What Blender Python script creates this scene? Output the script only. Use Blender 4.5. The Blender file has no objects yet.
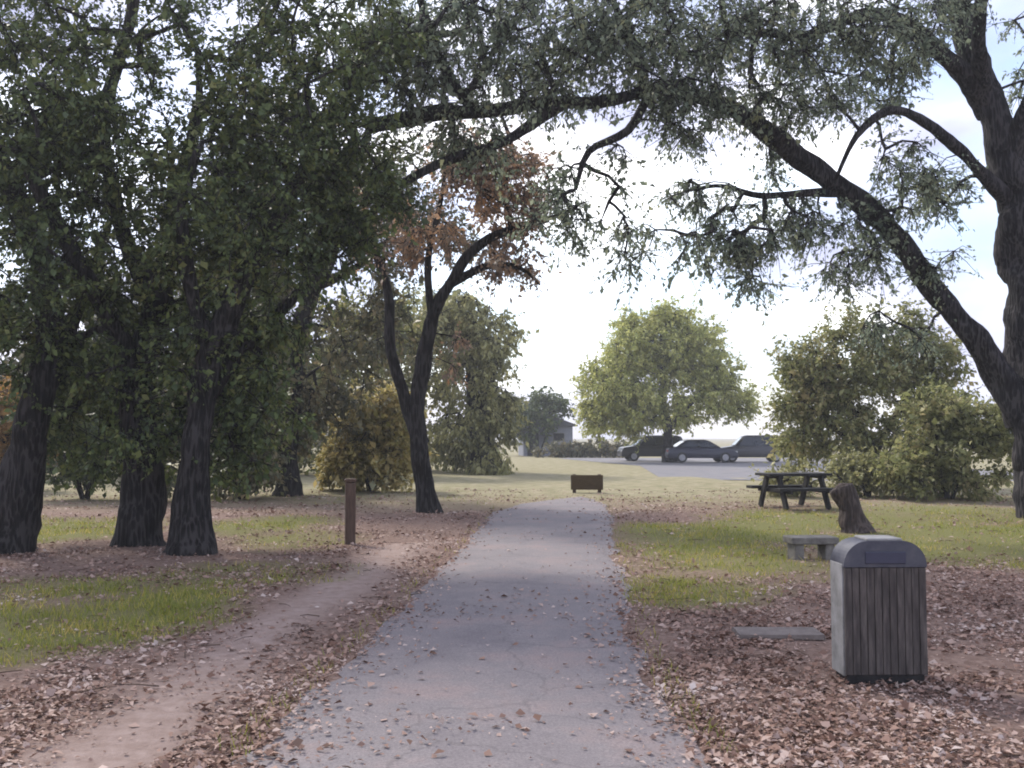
import bpy, bmesh, math, random
import numpy as np
from mathutils import Vector, Matrix

rng = np.random.default_rng(11)
random.seed(5)
R = math.radians
scene = bpy.context.scene
COL = scene.collection

# ------------------------------------------------------------------ camera
F_PX, W_PX, H_PX, HORIZON = 983.0, 1024, 768, 437.0
CAM_H = 1.6
PITCH = math.atan((HORIZON - H_PX / 2) / F_PX)
cam_d = bpy.data.cameras.new('camera')
cam_d.sensor_width = 36.0
cam_d.lens = F_PX / W_PX * 36.0
cam_d.clip_start = 0.05
cam_d.clip_end = 3000
cam = bpy.data.objects.new('camera', cam_d)
COL.objects.link(cam)
cam.location = (0, 0, CAM_H)
cam.rotation_euler = (R(90) + PITCH, 0, 0)
scene.camera = cam


def at(px, py, Y):
    """world point seen at photo position (px, py) at a distance Y ahead"""
    x = (px - W_PX / 2) / F_PX
    y = (H_PX / 2 - py) / F_PX
    fy = math.cos(PITCH) - y * math.sin(PITCH)
    fz = math.sin(PITCH) + y * math.cos(PITCH)
    s = Y / fy
    return Vector((x * s, Y, CAM_H + fz * s))


def gp(px, py):
    """ground point under photo position"""
    x = (px - W_PX / 2) / F_PX
    y = (H_PX / 2 - py) / F_PX
    fy = math.cos(PITCH) - y * math.sin(PITCH)
    fz = math.sin(PITCH) + y * math.cos(PITCH)
    s = -CAM_H / fz
    return Vector((x * s, fy * s, 0))


# ------------------------------------------------------------------ tagging
def tag(o, label=None, cat=None, group=None, kind=None):
    if label: o['label'] = label
    if cat: o['category'] = cat
    if group: o['group'] = group
    if kind: o['kind'] = kind
    return o


def empty(name, loc, label, cat, group=None, rz=0):
    o = bpy.data.objects.new(name, None)
    COL.objects.link(o)
    o.location = loc
    o.rotation_euler = (0, 0, rz)
    o.empty_display_size = 0.2
    return tag(o, label, cat, group)


def link(name, me, mat, parent=None):
    o = bpy.data.objects.new(name, me)
    COL.objects.link(o)
    if mat is not None and not me.materials:
        me.materials.append(mat)
    if parent is not None:
        o.parent = parent
    return o


def np_mesh(name, verts, faces, smooth=False):
    """verts (N,3), faces (M,k) constant k"""
    verts = np.asarray(verts, dtype=np.float32)
    faces = np.asarray(faces, dtype=np.int32)
    me = bpy.data.meshes.new(name)
    me.vertices.add(len(verts))
    me.vertices.foreach_set('co', verts.ravel())
    m, k = faces.shape
    me.loops.add(m * k)
    me.loops.foreach_set('vertex_index', faces.ravel())
    me.polygons.add(m)
    me.polygons.foreach_set('loop_start', np.arange(0, m * k, k, dtype=np.int32))
    me.polygons.foreach_set('loop_total', np.full(m, k, dtype=np.int32))
    if smooth:
        me.polygons.foreach_set('use_smooth', np.ones(m, dtype=bool))
    me.update(calc_edges=True)
    return me


# ------------------------------------------------------------------ materials
def new_mat(name):
    m = bpy.data.materials.new(name)
    m.use_nodes = True
    nt = m.node_tree
    nt.nodes.clear()
    return m, nt, nt.nodes, nt.links


def ramp_set(node, stops):
    cr = node.color_ramp
    while len(cr.elements) > 1:
        cr.elements.remove(cr.elements[-1])
    cr.elements[0].position = stops[0][0]
    cr.elements[0].color = (*stops[0][1], 1)
    for p, c in stops[1:]:
        e = cr.elements.new(p)
        e.color = (*c, 1)


def surf_mat(name, c1, c2, scale=8, rough=0.8, bump=0.3, stretch=(1, 1, 1), metal=0.0, spec=0.3, c3=None, dist=0.01):
    m, nt, N, L = new_mat(name)
    out = N.new('ShaderNodeOutputMaterial')
    b = N.new('ShaderNodeBsdfPrincipled')
    L.new(b.outputs[0], out.inputs[0])
    tc = N.new('ShaderNodeTexCoord')
    mp = N.new('ShaderNodeMapping')
    mp.inputs['Scale'].default_value = stretch
    L.new(tc.outputs['Object'], mp.inputs[0])
    n = N.new('ShaderNodeTexNoise')
    n.inputs['Scale'].default_value = scale
    n.inputs['Detail'].default_value = 6
    n.inputs['Roughness'].default_value = 0.65
    L.new(mp.outputs[0], n.inputs[0])
    rp = N.new('ShaderNodeValToRGB')
    ramp_set(rp, [(0.3, c1), (0.7, c2)] if c3 is None else [(0.28, c1), (0.5, c2), (0.74, c3)])
    L.new(n.outputs['Fac'], rp.inputs[0])
    L.new(rp.outputs[0], b.inputs['Base Color'])
    b.inputs['Roughness'].default_value = rough
    b.inputs['Metallic'].default_value = metal
    b.inputs['Specular IOR Level'].default_value = spec
    if bump:
        bp = N.new('ShaderNodeBump')
        bp.inputs['Strength'].default_value = bump
        bp.inputs['Distance'].default_value = dist
        L.new(n.outputs['Fac'], bp.inputs['Height'])
        L.new(bp.outputs[0], b.inputs['Normal'])
    return m


def leaf_mat(name, stops, trans=0.35, rough=0.55):
    """leaf tone picked at random per leaf and per clump of the crown"""
    m, nt, N, L = new_mat(name)
    out = N.new('ShaderNodeOutputMaterial')
    geo = N.new('ShaderNodeNewGeometry')
    tc = N.new('ShaderNodeTexCoord')
    n = N.new('ShaderNodeTexNoise')
    n.inputs['Scale'].default_value = 0.9
    n.inputs['Detail'].default_value = 3
    L.new(tc.outputs['Object'], n.inputs[0])
    mx = N.new('ShaderNodeMath'); mx.operation = 'MULTIPLY_ADD'
    L.new(geo.outputs['Random Per Island'], mx.inputs[0])
    mx.inputs[1].default_value = 0.6
    ad = N.new('ShaderNodeMath'); ad.operation = 'MULTIPLY_ADD'
    L.new(n.outputs['Fac'], ad.inputs[0])
    ad.inputs[1].default_value = 1.1
    ad.inputs[2].default_value = -0.35
    L.new(ad.outputs[0], mx.inputs[2])
    rp = N.new('ShaderNodeValToRGB')
    ramp_set(rp, stops)
    L.new(mx.outputs[0], rp.inputs[0])
    b = N.new('ShaderNodeBsdfPrincipled')
    b.inputs['Roughness'].default_value = rough
    b.inputs['Specular IOR Level'].default_value = 0.35
    L.new(rp.outputs[0], b.inputs['Base Color'])
    t = N.new('ShaderNodeBsdfTranslucent')
    L.new(rp.outputs[0], t.inputs[0])
    mix = N.new('ShaderNodeMixShader')
    mix.inputs[0].default_value = trans
    L.new(b.outputs[0], mix.inputs[1])
    L.new(t.outputs[0], mix.inputs[2])
    L.new(mix.outputs[0], out.inputs[0])
    return m


def bark_mat(name, c1, c2, c3):
    m, nt, N, L = new_mat(name)
    out = N.new('ShaderNodeOutputMaterial')
    b = N.new('ShaderNodeBsdfPrincipled')
    L.new(b.outputs[0], out.inputs[0])
    tc = N.new('ShaderNodeTexCoord')
    mp = N.new('ShaderNodeMapping')
    mp.inputs['Scale'].default_value = (1, 1, 0.16)
    L.new(tc.outputs['Object'], mp.inputs[0])
    v = N.new('ShaderNodeTexVoronoi')
    v.inputs['Scale'].default_value = 24
    n0 = N.new('ShaderNodeTexNoise'); n0.inputs['Scale'].default_value = 5
    n0.inputs['Detail'].default_value = 5
    L.new(mp.outputs[0], n0.inputs[0])
    va = N.new('ShaderNodeVectorMath'); va.operation = 'MULTIPLY_ADD'
    L.new(n0.outputs['Color'], va.inputs[0])
    va.inputs[1].default_value = (0.12, 0.12, 0.12)
    L.new(mp.outputs[0], va.inputs[2])
    L.new(va.outputs[0], v.inputs[0])
    n = N.new('ShaderNodeTexNoise'); n.inputs['Scale'].default_value = 3.2
    n.inputs['Detail'].default_value = 8
    L.new(tc.outputs['Object'], n.inputs[0])
    ad = N.new('ShaderNodeMath'); ad.operation = 'ADD'
    L.new(v.outputs['Distance'], ad.inputs[0]); L.new(n.outputs['Fac'], ad.inputs[1])
    rp = N.new('ShaderNodeValToRGB')
    ramp_set(rp, [(0.45, c1), (0.85, c2), (1.15, c3)])
    ml = N.new('ShaderNodeMath'); ml.operation = 'MULTIPLY'; ml.inputs[1].default_value = 0.85
    L.new(ad.outputs[0], ml.inputs[0])
    L.new(ml.outputs[0], rp.inputs[0])
    L.new(rp.outputs[0], b.inputs['Base Color'])
    b.inputs['Roughness'].default_value = 0.9
    b.inputs['Specular IOR Level'].default_value = 0.2
    bp = N.new('ShaderNodeBump'); bp.inputs['Strength'].default_value = 1.0
    bp.inputs['Distance'].default_value = 0.035
    L.new(v.outputs['Distance'], bp.inputs['Height'])
    L.new(bp.outputs[0], b.inputs['Normal'])
    return m


BARK = bark_mat('oak_bark', (0.007, 0.0062, 0.0068), (0.019, 0.017, 0.0185), (0.055, 0.049, 0.05))
BARK_DARK = bark_mat('dark_bark', (0.006, 0.0055, 0.0055), (0.015, 0.0135, 0.0135), (0.045, 0.04, 0.04))
LEAF_OAK = leaf_mat('oak_leaf', [(0.1, (0.09804, 0.1261, 0.08824)), (0.45, (0.196, 0.2381, 0.1617)), (0.7, (0.2942, 0.3361, 0.2353)), (0.95, (0.3922, 0.3922, 0.2059))], 0.48)
LEAF_DARK = leaf_mat('evergreen_leaf', [(0.1, (0.04426, 0.06403, 0.02853)), (0.45, (0.08604, 0.1189, 0.04282)), (0.7, (0.1353, 0.1714, 0.04995)), (0.95, (0.2092, 0.2058, 0.07135))], 0.25)
LEAF_DUSK = leaf_mat('dusky_leaf', [(0.1, (0.07328, 0.07857, 0.04366)), (0.45, (0.1333, 0.136, 0.07422)), (0.7, (0.2165, 0.1873, 0.09825)), (0.95, (0.3332, 0.2568, 0.131))], 0.25)
LEAF_RUST = leaf_mat('rust_leaf', [(0.1, (0.1627, 0.122, 0.09882)), (0.45, (0.3254, 0.2468, 0.1764)), (0.7, (0.5531, 0.3486, 0.2118)), (0.95, (0.75, 0.4357, 0.2118))], 0.35)
LEAF_GOLD = leaf_mat('gold_leaf', [(0.1, (0.1811, 0.1746, 0.05659)), (0.45, (0.3847, 0.3261, 0.1131)), (0.7, (0.5885, 0.4657, 0.198)), (0.95, (0.729, 0.75, 0.5093))], 0.4)
LEAF_ORANGE = leaf_mat('orange_leaf', [(0.1, (0.16, 0.085, 0.02)), (0.45, (0.32, 0.18, 0.045)), (0.7, (0.45, 0.27, 0.08)), (0.95, (0.55, 0.4, 0.2))], 0.45)
LEAF_LIME = leaf_mat('yellow_green_leaf', [(0.1, (0.2694, 0.3015, 0.08764)), (0.45, (0.4377, 0.4602, 0.1404)), (0.7, (0.6064, 0.5875, 0.193)), (0.95, (0.69, 0.69, 0.3158))], 0.4)
LEAF_OLIVE = leaf_mat('olive_leaf', [(0.1, (0.1391, 0.1548, 0.04957)), (0.45, (0.2609, 0.27, 0.08262)), (0.7, (0.3826, 0.36, 0.124)), (0.95, (0.5564, 0.432, 0.179))], 0.35)
LEAF_OLIVE2 = leaf_mat('olive_green_leaf', [(0.1, (0.1298, 0.1416, 0.0531)), (0.4, (0.2478, 0.2655, 0.1003)), (0.65, (0.354, 0.354, 0.1475)), (0.92, (0.4956, 0.413, 0.2124))], 0.45)
LEAF_GREY = leaf_mat('grey_green_leaf', [(0.1, (0.1715, 0.1747, 0.07819)), (0.45, (0.2915, 0.2858, 0.1234)), (0.7, (0.4115, 0.3969, 0.1748)), (0.95, (0.5486, 0.4922, 0.2264))], 0.35)


# ------------------------------------------------------------------ tree tools
def smooth_line(pts, step=0.22):
    P = np.array([list(p) for p in pts], dtype=float)
    n = len(P)
    ext = np.vstack([2 * P[0] - P[1], P, 2 * P[-1] - P[-2]])
    out, ts = [], []
    for i in range(n - 1):
        p0, p1, p2, p3 = ext[i:i + 4]
        k = max(2, int(np.linalg.norm(p2 - p1) / step))
        for j in range(k):
            t = j / k
            out.append(0.5 * ((2 * p1) + (-p0 + p2) * t + (2 * p0 - 5 * p1 + 4 * p2 - p3) * t * t + (-p0 + 3 * p1 - 3 * p2 + p3) * t ** 3))
            ts.append(i + t)
    out.append(P[-1]); ts.append(n - 1)
    return np.array(out), np.array(ts)


def sm(a):
    for _ in range(2):
        a = (a + np.roll(a, 1, 1) + np.roll(a, -1, 1)) / 2.2
        b_ = np.vstack([a[:1], a, a[-1:]])
        a = (b_[:-2] + b_[1:-1] + b_[2:]) / 2.2
    return a


def tubes(chains, knob=0.0):
    """chains: list of (points (n,3), radii (n,), sides) -> verts, quad faces"""
    V, Fc, base = [], [], 0
    for P, r, s in chains:
        n = len(P)
        if n < 2: continue
        T = np.gradient(P, axis=0)
        T /= np.linalg.norm(T, axis=1)[:, None] + 1e-9
        ref = np.array([0.0, 0.0, 1.0]) if abs(T[0][2]) < 0.85 else np.array([1.0, 0.0, 0.0])
        U = np.zeros_like(P)
        u = np.cross(T[0], ref); u /= np.linalg.norm(u) + 1e-9
        for i in range(n):
            u = u - T[i] * np.dot(u, T[i]); u /= np.linalg.norm(u) + 1e-9
            U[i] = u
        B = np.cross(T, U)
        a = np.linspace(0, 2 * np.pi, s, endpoint=False)
        rr = np.repeat(r[:, None], s, axis=1)
        if knob:
            ph = rng.uniform(0, 6.28, 4)
            ii = np.arange(n)[:, None]
            rr = rr * (1 + knob * (0.5 * np.sin(2 * a[None] + ph[0] + ii * 0.25) + 0.4 * np.sin(3 * a[None] + ph[1] - ii * 0.4) + 0.35 * np.sin(5 * a[None] + ph[2] + ii * 0.7)
                               + sm(rng.normal(0, 1.0, (n, s)))))
        v = P[:, None, :] + rr[:, :, None] * (np.cos(a)[None, :, None] * U[:, None, :] + np.sin(a)[None, :, None] * B[:, None, :])
        v = v.reshape(-1, 3)
        tip = P[-1] + T[-1] * r[-1] * 0.5
        V.append(v)
        i, j = np.meshgrid(np.arange(n - 1), np.arange(s), indexing='ij')
        j2 = (j + 1) % s
        f = np.stack([i * s + j, i * s + j2, (i + 1) * s + j2, (i + 1) * s + j], axis=-1).reshape(-1, 4) + base
        Fc.append(f)
        # cap the end with quads that meet in one point
        V.append(tip[None])
        e = base + (n - 1) * s
        tipi = base + n * s
        jj = np.arange(0, s, 2)
        Fc.append(np.stack([e + jj, e + (jj + 1) % s, e + (jj + 2) % s, np.full_like(jj, tipi)], axis=-1) if s % 2 == 0
                  else np.stack([e + np.arange(s - 1), e + np.arange(s - 1) + 1, np.full(s - 1, tipi), np.full(s - 1, tipi)], axis=-1)[:0].reshape(0, 4))
        base += n * s + 1
    return np.vstack(V), np.vstack(Fc)


def unit(v):
    return v / (np.linalg.norm(v, axis=-1, keepdims=True) + 1e-9)


def leaf_quads(pos, axis, nrm, length, width):
    """diamond leaves folded a little along the midrib"""
    axis = unit(axis)
    side = unit(np.cross(axis, nrm))
    up = np.cross(side, axis)
    L = length[:, None]; Wd = width[:, None]
    v0 = pos
    v1 = pos + axis * L * 0.45 + side * Wd * 0.5 + up * Wd * 0.18
    v2 = pos + axis * L - up * L * 0.08
    v3 = pos + axis * L * 0.45 - side * Wd * 0.5 + up * Wd * 0.18
    V = np.stack([v0, v1, v2, v3], axis=1).reshape(-1, 3)
    return V, np.arange(len(V), dtype=np.int32).reshape(-1, 4)


def tree(name, label, cat, base, limbs, lobes, n_cl, leaf=0.09, per=90, twig=0.5, ntwig=7, droop=0.3, bark=BARK, leafm=LEAF_OAK,
         group=None, clear=1.5, tip=0.006, sag=0.0, shell=0.45, expo=0.46, voids=14):
    """limbs: [(points, radii)]; lobes: [(centre, (rx, ry, rz), weight)] crown volumes the branches grow into"""
    base = Vector(base)
    root = empty(name, base, label, cat, group)
    b0 = np.array(base)
    main, nodes, rad, par = [], [], [], []
    for P, r in limbs:
        P = [np.array(p, float) for p in P]; r = list(r)
        if not main and P[0][2] < 0.6:                     # the bole widens into the ground
            P = [np.array([P[0][0], P[0][1], -0.3])] + [np.array([P[0][0], P[0][1], 0.0])] + P[1:]; r = [r[0] * 1.5, r[0] * 1.05] + r[1:]
        Q, ts = smooth_line([p - b0 for p in P], 0.13 if r[0] > 0.1 else 0.2)
        rr = np.interp(ts, np.arange(len(r)), r)
        jit = rng.normal(0, 1, Q.shape) * (rr * 0.025)[:, None]
        kk = np.exp(-0.5 * (np.arange(-6, 7) / 3.4) ** 2); kk /= kk.sum()
        wob = np.stack([np.convolve(rng.normal(0, 1, len(Q) + 12), kk, 'valid') for _ in range(3)], -1)
        jit += wob * (np.minimum(rr, 0.2) * 0.8 + 0.012)[:, None] * np.clip((np.arange(len(Q)) - 4) / 14, 0, 1)[:, None]
        jit[0] = 0
        Q = Q + jit
        main.append((Q, rr, 20 if r[0] > 0.2 else 12 if r[0] > 0.12 else 8))
        st = len(nodes)
        for i, q in enumerate(Q):
            nodes.append(q); rad.append(rr[i]); par.append(st + i - 1 if i else -1)
    n_main = len(nodes)
    # cluster centres
    w = np.array([l[2] for l in lobes], float); w /= w.sum()
    cnt = rng.multinomial(n_cl, w)
    C = []
    for (c, r, _), k in zip(lobes, cnt):
        d = unit(rng.normal(0, 1, (k, 3)))
        q = rng.uniform(0, 1, k) ** shell
        C.append(np.array(c) - b0 + d * q[:, None] * np.array(r))
    C = np.vstack(C)
    C = C[C[:, 2] + base.z > 0.25]
    if voids:
        size = float(np.mean([min(l[1]) for l in lobes]))
        hol = C[rng.choice(len(C), voids)] + rng.normal(0, 0.2, (voids, 3)) * size
        keepc = np.ones(len(C), bool)
        for hc in hol:
            keepc &= np.linalg.norm((C - hc) * np.array([1, 0.6, 1.15]), axis=1) > size * rng.uniform(0.22, 0.42)
        C = C[keepc]
    N0 = np.array(nodes)
    ok = N0[:, 2] > clear
    if not ok.any(): ok[:] = True
    d0 = np.min(np.linalg.norm(C[:, None] - N0[None][:, ok], axis=2), axis=1)
    order = np.argsort(d0)
    C = C[order]
    cap = n_main + len(C) * 26
    NP = np.zeros((cap, 3)); NP[:n_main] = N0
    PEN = np.full(cap, 1e9); PEN[:n_main] = np.where(ok, 0, 1e9)
    par = par + [-1] * (cap - n_main)
    m = n_main
    chains, tipnode = [], []
    for c in C:
        d = np.linalg.norm(NP[:m] - c, axis=1) + PEN[:m]
        k = int(np.argmin(d))
        p = NP[k]; dist = np.linalg.norm(c - p)
        seg = int(min(24, max(2, dist / 0.22)))
        mid = (p + c) / 2 + rng.normal(0, 0.13, 3) * dist + np.array([0, 0, (0.14 - sag) * dist])
        t = np.linspace(0, 1, seg + 1)[1:, None]
        pts = (1 - t) ** 2 * p + 2 * t * (1 - t) * mid + t ** 2 * c
        pts[:-1] += rng.normal(0, 0.02, (seg - 1, 3)) if seg > 1 else 0
        ids = []
        prev = k
        for q in pts:
            NP[m] = q; par[m] = prev; PEN[m] = 0.12; prev = m; ids.append(m); m += 1
        chains.append((k, ids)); tipnode.append(prev)
    cntd = np.zeros(m)
    for tn in tipnode:
        q = tn
        while q != -1 and q >= n_main:
            cntd[q] += 1; q = par[q]
    rr = tip * np.maximum(cntd, 1) ** expo * 1.5
    tub = []
    for k, ids in chains:
        P = np.vstack([NP[k][None], NP[ids]])
        r = rr[ids]
        r0 = min(rad[k], r[0] * 1.25) if k < n_main else min(rr[k], r[0] * 1.25)
        r = np.concatenate([[r0], r])
        r = r * np.linspace(1, 0.8, len(r))
        tub.append((P, r, 6 if r[0] > 0.03 else 4))
    # twigs and leaves
    n = len(C)
    out = unit(C - C.mean(axis=0))
    td = unit(unit(rng.normal(0, 1, (n, ntwig, 3))) + 0.35 * out[:, None] + np.array([0, 0, -droop]))
    tl = twig * rng.uniform(0.45, 1.25, (n, ntwig))
    for i in range(n):
        for j in range(ntwig):
            s = C[i]; e1 = s + td[i, j] * tl[i, j] * 0.5 + rng.normal(0, .03, 3); e2 = s + td[i, j] * tl[i, j] + np.array([0, 0, -droop * 0.12 * tl[i, j]])
            tub.append((np.array([s, e1, e2]), np.array([tip, tip * .7, tip * .35]), 4))
    V, Fc = tubes(main, knob=0.11)
    o = link('trunk', np_mesh('trunk', V, Fc, True), bark, root)
    V, Fc = tubes(tub)
    link('branches', np_mesh('branches', V, Fc, True), bark, root)
    k = max(1, per // ntwig)
    t = rng.uniform(0.12, 1.08, (n, ntwig, k))
    pos = C[:, None, None] + td[:, :, None] * (tl[:, :, None] * t)[..., None] + rng.normal(0, leaf * 0.36, (n, ntwig, k, 3))
    ax = unit(td[:, :, None] * 0.6 + rng.normal(0, 0.6, pos.shape) + np.array([0, 0, -0.25 - droop * 0.5]))
    nr = unit(rng.normal(0, 0.75, pos.shape) + np.array([0, 0, 0.7]))
    pos = pos.reshape(-1, 3); ax = ax.reshape(-1, 3); nr = nr.reshape(-1, 3)
    keep = pos[:, 2] + base.z > 0.04
    pos, ax, nr = pos[keep], ax[keep], nr[keep]
    ln = leaf * np.clip(np.exp(rng.normal(-0.06, 0.38, len(pos))), 0.35, 2.1); wd = ln * rng.uniform(0.4, 0.75, len(pos))
    V, Fc = leaf_quads(pos, ax, nr, ln, wd)
    link('crown', np_mesh('crown', V, Fc), leafm, root)
    return root


def pl(Y, pts, r):
    """limb from photo positions; every point (px, py) or (px, py, Y)"""
    return ([at(p[0], p[1], p[2] if len(p) > 2 else Y) for p in pts], r)


def lb(px, py, Y, rx, ry, rz, w=None):
    return (at(px, py, Y), (rx, ry, rz), w if w is not None else rx * ry * rz)


# ------------------------------------------------------------------ ground
# path edges traced on the ground
left_e = [gp(*p) for p in [(238, 768), (300, 702), (366, 640), (432, 578), (470, 540), (494, 512)]]
right_e = [gp(*p) for p in [(718, 768), (662, 702), (635, 640), (620, 578), (614, 540), (610, 512)]]


def edge_x(E, y):
    ys = [e.y for e in E]; xs = [e.x for e in E]
    if y <= ys[0]:
        k = (xs[2] - xs[0]) / (ys[2] - ys[0]); return xs[0] + (y - ys[0]) * k
    return float(np.interp(y, ys, xs))


def path_lr(y):
    return edge_x(left_e, y), edge_x(right_e, y)


PATH_END = 24.5


def vnoise(x, y, s, seed):
    """cheap smooth value noise"""
    g = np.random.default_rng(seed).uniform(-1, 1, (64, 64))
    u = x / s; v = y / s
    i = np.floor(u).astype(int); j = np.floor(v).astype(int)
    fu = u - i; fv = v - j
    fu = fu * fu * (3 - 2 * fu); fv = fv * fv * (3 - 2 * fv)
    a = g[i % 64, j % 64]; b = g[(i + 1) % 64, j % 64]; c = g[i % 64, (j + 1) % 64]; d = g[(i + 1) % 64, (j + 1) % 64]
    return (a * (1 - fu) + b * fu) * (1 - fv) + (c * (1 - fu) + d * fu) * fv


def blob(x, y, pts, soft=0.6):
    """soft union of patches: (px, py, rx, ry) with radii in metres"""
    m = np.zeros_like(x)
    for (px, py, rx, ry) in pts:
        c = gp(px, py)
        d = np.sqrt(((x - c.x) / rx) ** 2 + ((y - c.y) / ry) ** 2)
        m = np.maximum(m, np.clip((1.15 - d) / soft, 0, 1))
    return m


GRASS = [(20, 632, 1.35, 1.3), (110, 620, 1.1, 1.1), (-80, 630, 1.6, 1.5), (165, 605, 0.7, 0.8),
         (90, 530, 1.4, 2.6), (20, 530, 1.6, 2.5), (265, 525, 1.3, 2.2),
         (720, 555, 1.5, 2.6), (690, 535, 1.4, 2.6), (760, 530, 1.2, 3.0), (800, 520, 1.4, 3.0),
         (930, 545, 2.4, 2.8), (1010, 540, 2.4, 3.2), (1090, 540, 3, 3.4), (880, 520, 2.0, 3.2), (960, 515, 3.5, 3.5),
         (640, 482, 2.5, 4.0), (560, 480, 2.5, 4.0)]
WEAK = [(60, 590, 1.6, 1.2), (300, 540, 1.0, 1.8), (700, 590, 0.9, 1.3), (240, 575, 1.3, 1.4)]
BARE = [gp(*p) for p in [(20, 830), (120, 745), (215, 672), (300, 615), (385, 562), (420, 535)]]


def masks(x, y):
    n1 = vnoise(x, y, 1.3, 3) * 0.5 + vnoise(x, y, 0.45, 4) * 0.35 + vnoise(x, y, 0.18, 5) * 0.25
    g = np.maximum(blob(x, y, GRASS), 0.62 * blob(x, y, WEAK))
    g = np.clip(g + n1 * 0.55 * (g > 0.02), 0, 1)
    far = np.clip((y - 20) / 8, 0, 1)
    g = np.maximum(g, far * np.clip(0.45 + n1 * 0.5, 0, 1))
    bx = np.interp(y, [b.y for b in BARE], [b.x for b in BARE])
    wd = 0.43 + 0.14 * vnoise(x, y, 0.8, 8)
    b = np.clip(1.25 - np.abs(x - bx) / wd, 0, 1) * (y < 15)
    b = np.clip(b + n1 * 0.3 * (b > 0.02), 0, 1)
    return g, b, far


def axis(segs):
    out = []
    for a, b, s in segs:
        out += list(np.arange(a, b, s))
    out.append(segs[-1][1])
    return np.array(out)


xs = axis([(-420, -60, 30), (-60, -20, 4), (-20, -10, 0.5), (-10, 12, 0.12), (12, 22, 0.5), (22, 60, 4), (60, 420, 30)])
ys = axis([(-30, 2, 2), (2, 18, 0.12), (18, 34, 0.3), (34, 80, 2), (80, 200, 10), (200, 900, 70)])
X, Y = np.meshgrid(xs, ys)
g, b, far = masks(X, Y)
LX = np.interp(Y[:, 0], [e.y for e in left_e], [e.x for e in left_e])[:, None]
RX = np.interp(Y[:, 0], [e.y for e in right_e], [e.x for e in right_e])[:, None]
off = np.clip(np.maximum(LX - X, X - RX) / 0.5, 0, 1) * (Y < 40)
Zg = off * (0.035 * vnoise(X, Y, 1.7, 21) + 0.018 * vnoise(X, Y, 0.5, 22) + 0.02)


def ground_z(x, y):
    l, r = path_lr(y)
    o = min(1, max(0, max(l - x, x - r) / 0.5)) if y < 40 else 0
    xx, yy = np.array([x]), np.array([y])
    return float(o * (0.035 * vnoise(xx, yy, 1.7, 21) + 0.018 * vnoise(xx, yy, 0.5, 22) + 0.02)[0])


nx, ny = len(xs), len(ys)
i, j = np.meshgrid(np.arange(ny - 1), np.arange(nx - 1), indexing='ij')
gf = np.stack([i * nx + j, i * nx + j + 1, (i + 1) * nx + j + 1, (i + 1) * nx + j], axis=-1).reshape(-1, 4)
gm = np_mesh('ground', np.stack([X, Y, Zg], -1).reshape(-1, 3), gf, True)
for nm, arr in (('grass', g), ('bare', b), ('far', far)):
    a = gm.attributes.new(nm, 'FLOAT', 'POINT')
    a.data.foreach_set('value', arr.ravel().astype(np.float32))


def ground_mat():
    m, nt, N, L = new_mat('park_ground')
    out = N.new('ShaderNodeOutputMaterial')
    bs = N.new('ShaderNodeBsdfPrincipled'); bs.inputs['Roughness'].default_value = 0.95
    bs.inputs['Specular IOR Level'].default_value = 0.1
    L.new(bs.outputs[0], out.inputs[0])
    tc = N.new('ShaderNodeTexCoord')

    def noise(s, d=6, r=0.65):
        n = N.new('ShaderNodeTexNoise'); n.inputs['Scale'].default_value = s; n.inputs['Detail'].default_value = d
        n.inputs['Roughness'].default_value = r
        L.new(tc.outputs['Object'], n.inputs[0]); return n

    def ramp(src, stops):
        r = N.new('ShaderNodeValToRGB'); ramp_set(r, stops); L.new(src, r.inputs[0]); return r

    def mix(f, a, b_):
        x = N.new('ShaderNodeMix'); x.data_type = 'RGBA'
        L.new(f, x.inputs[0]); L.new(a, x.inputs[6]); L.new(b_, x.inputs[7]); return x.outputs[2]

    def attr(nm):
        a = N.new('ShaderNodeAttribute'); a.attribute_name = nm; return a.outputs['Fac']

    nf = noise(28, 8, 0.75); nm_ = noise(2.2, 5); nc = noise(9, 6)
    vor = N.new('ShaderNodeTexVoronoi'); vor.inputs['Scale'].default_value = 22
    L.new(tc.outputs['Object'], vor.inputs[0])
    litter = mix(nm_.outputs['Fac'], ramp(nf.outputs['Fac'], [(0.3, (0.10, 0.066, 0.052)), (0.5, (0.22, 0.145, 0.115)), (0.72, (0.36, 0.27, 0.225))]).outputs[0],
                 ramp(vor.outputs['Color'], [(0.2, (0.12, 0.08, 0.065)), (0.55, (0.22, 0.148, 0.118)), (0.9, (0.3, 0.225, 0.19))]).outputs[0])
    dirt = ramp(nc.outputs['Fac'], [(0.3, (0.25, 0.18, 0.15)), (0.7, (0.37, 0.285, 0.25))]).outputs[0]
    grass = ramp(nf.outputs['Fac'], [(0.3, (0.10, 0.105, 0.035)), (0.55, (0.175, 0.17, 0.06)), (0.75, (0.27, 0.235, 0.12))]).outputs[0]
    dry = ramp(nm_.outputs['Fac'], [(0.35, (0.2, 0.19, 0.10)), (0.55, (0.3, 0.265, 0.165)), (0.7, (0.37, 0.31, 0.22))]).outputs[0]
    c = mix(attr('bare'), litter, dirt)
    c = mix(attr('grass'), c, grass)
    c = mix(attr('far'), c, dry)
    L.new(c, bs.inputs['Base Color'])
    bp = N.new('ShaderNodeBump'); bp.inputs['Strength'].default_value = 0.7; bp.inputs['Distance'].default_value = 0.03
    L.new(nf.outputs['Fac'], bp.inputs['Height']); L.new(bp.outputs[0], bs.inputs['Normal'])
    return m


tag(link('ground', gm, ground_mat()), kind='structure')

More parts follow.
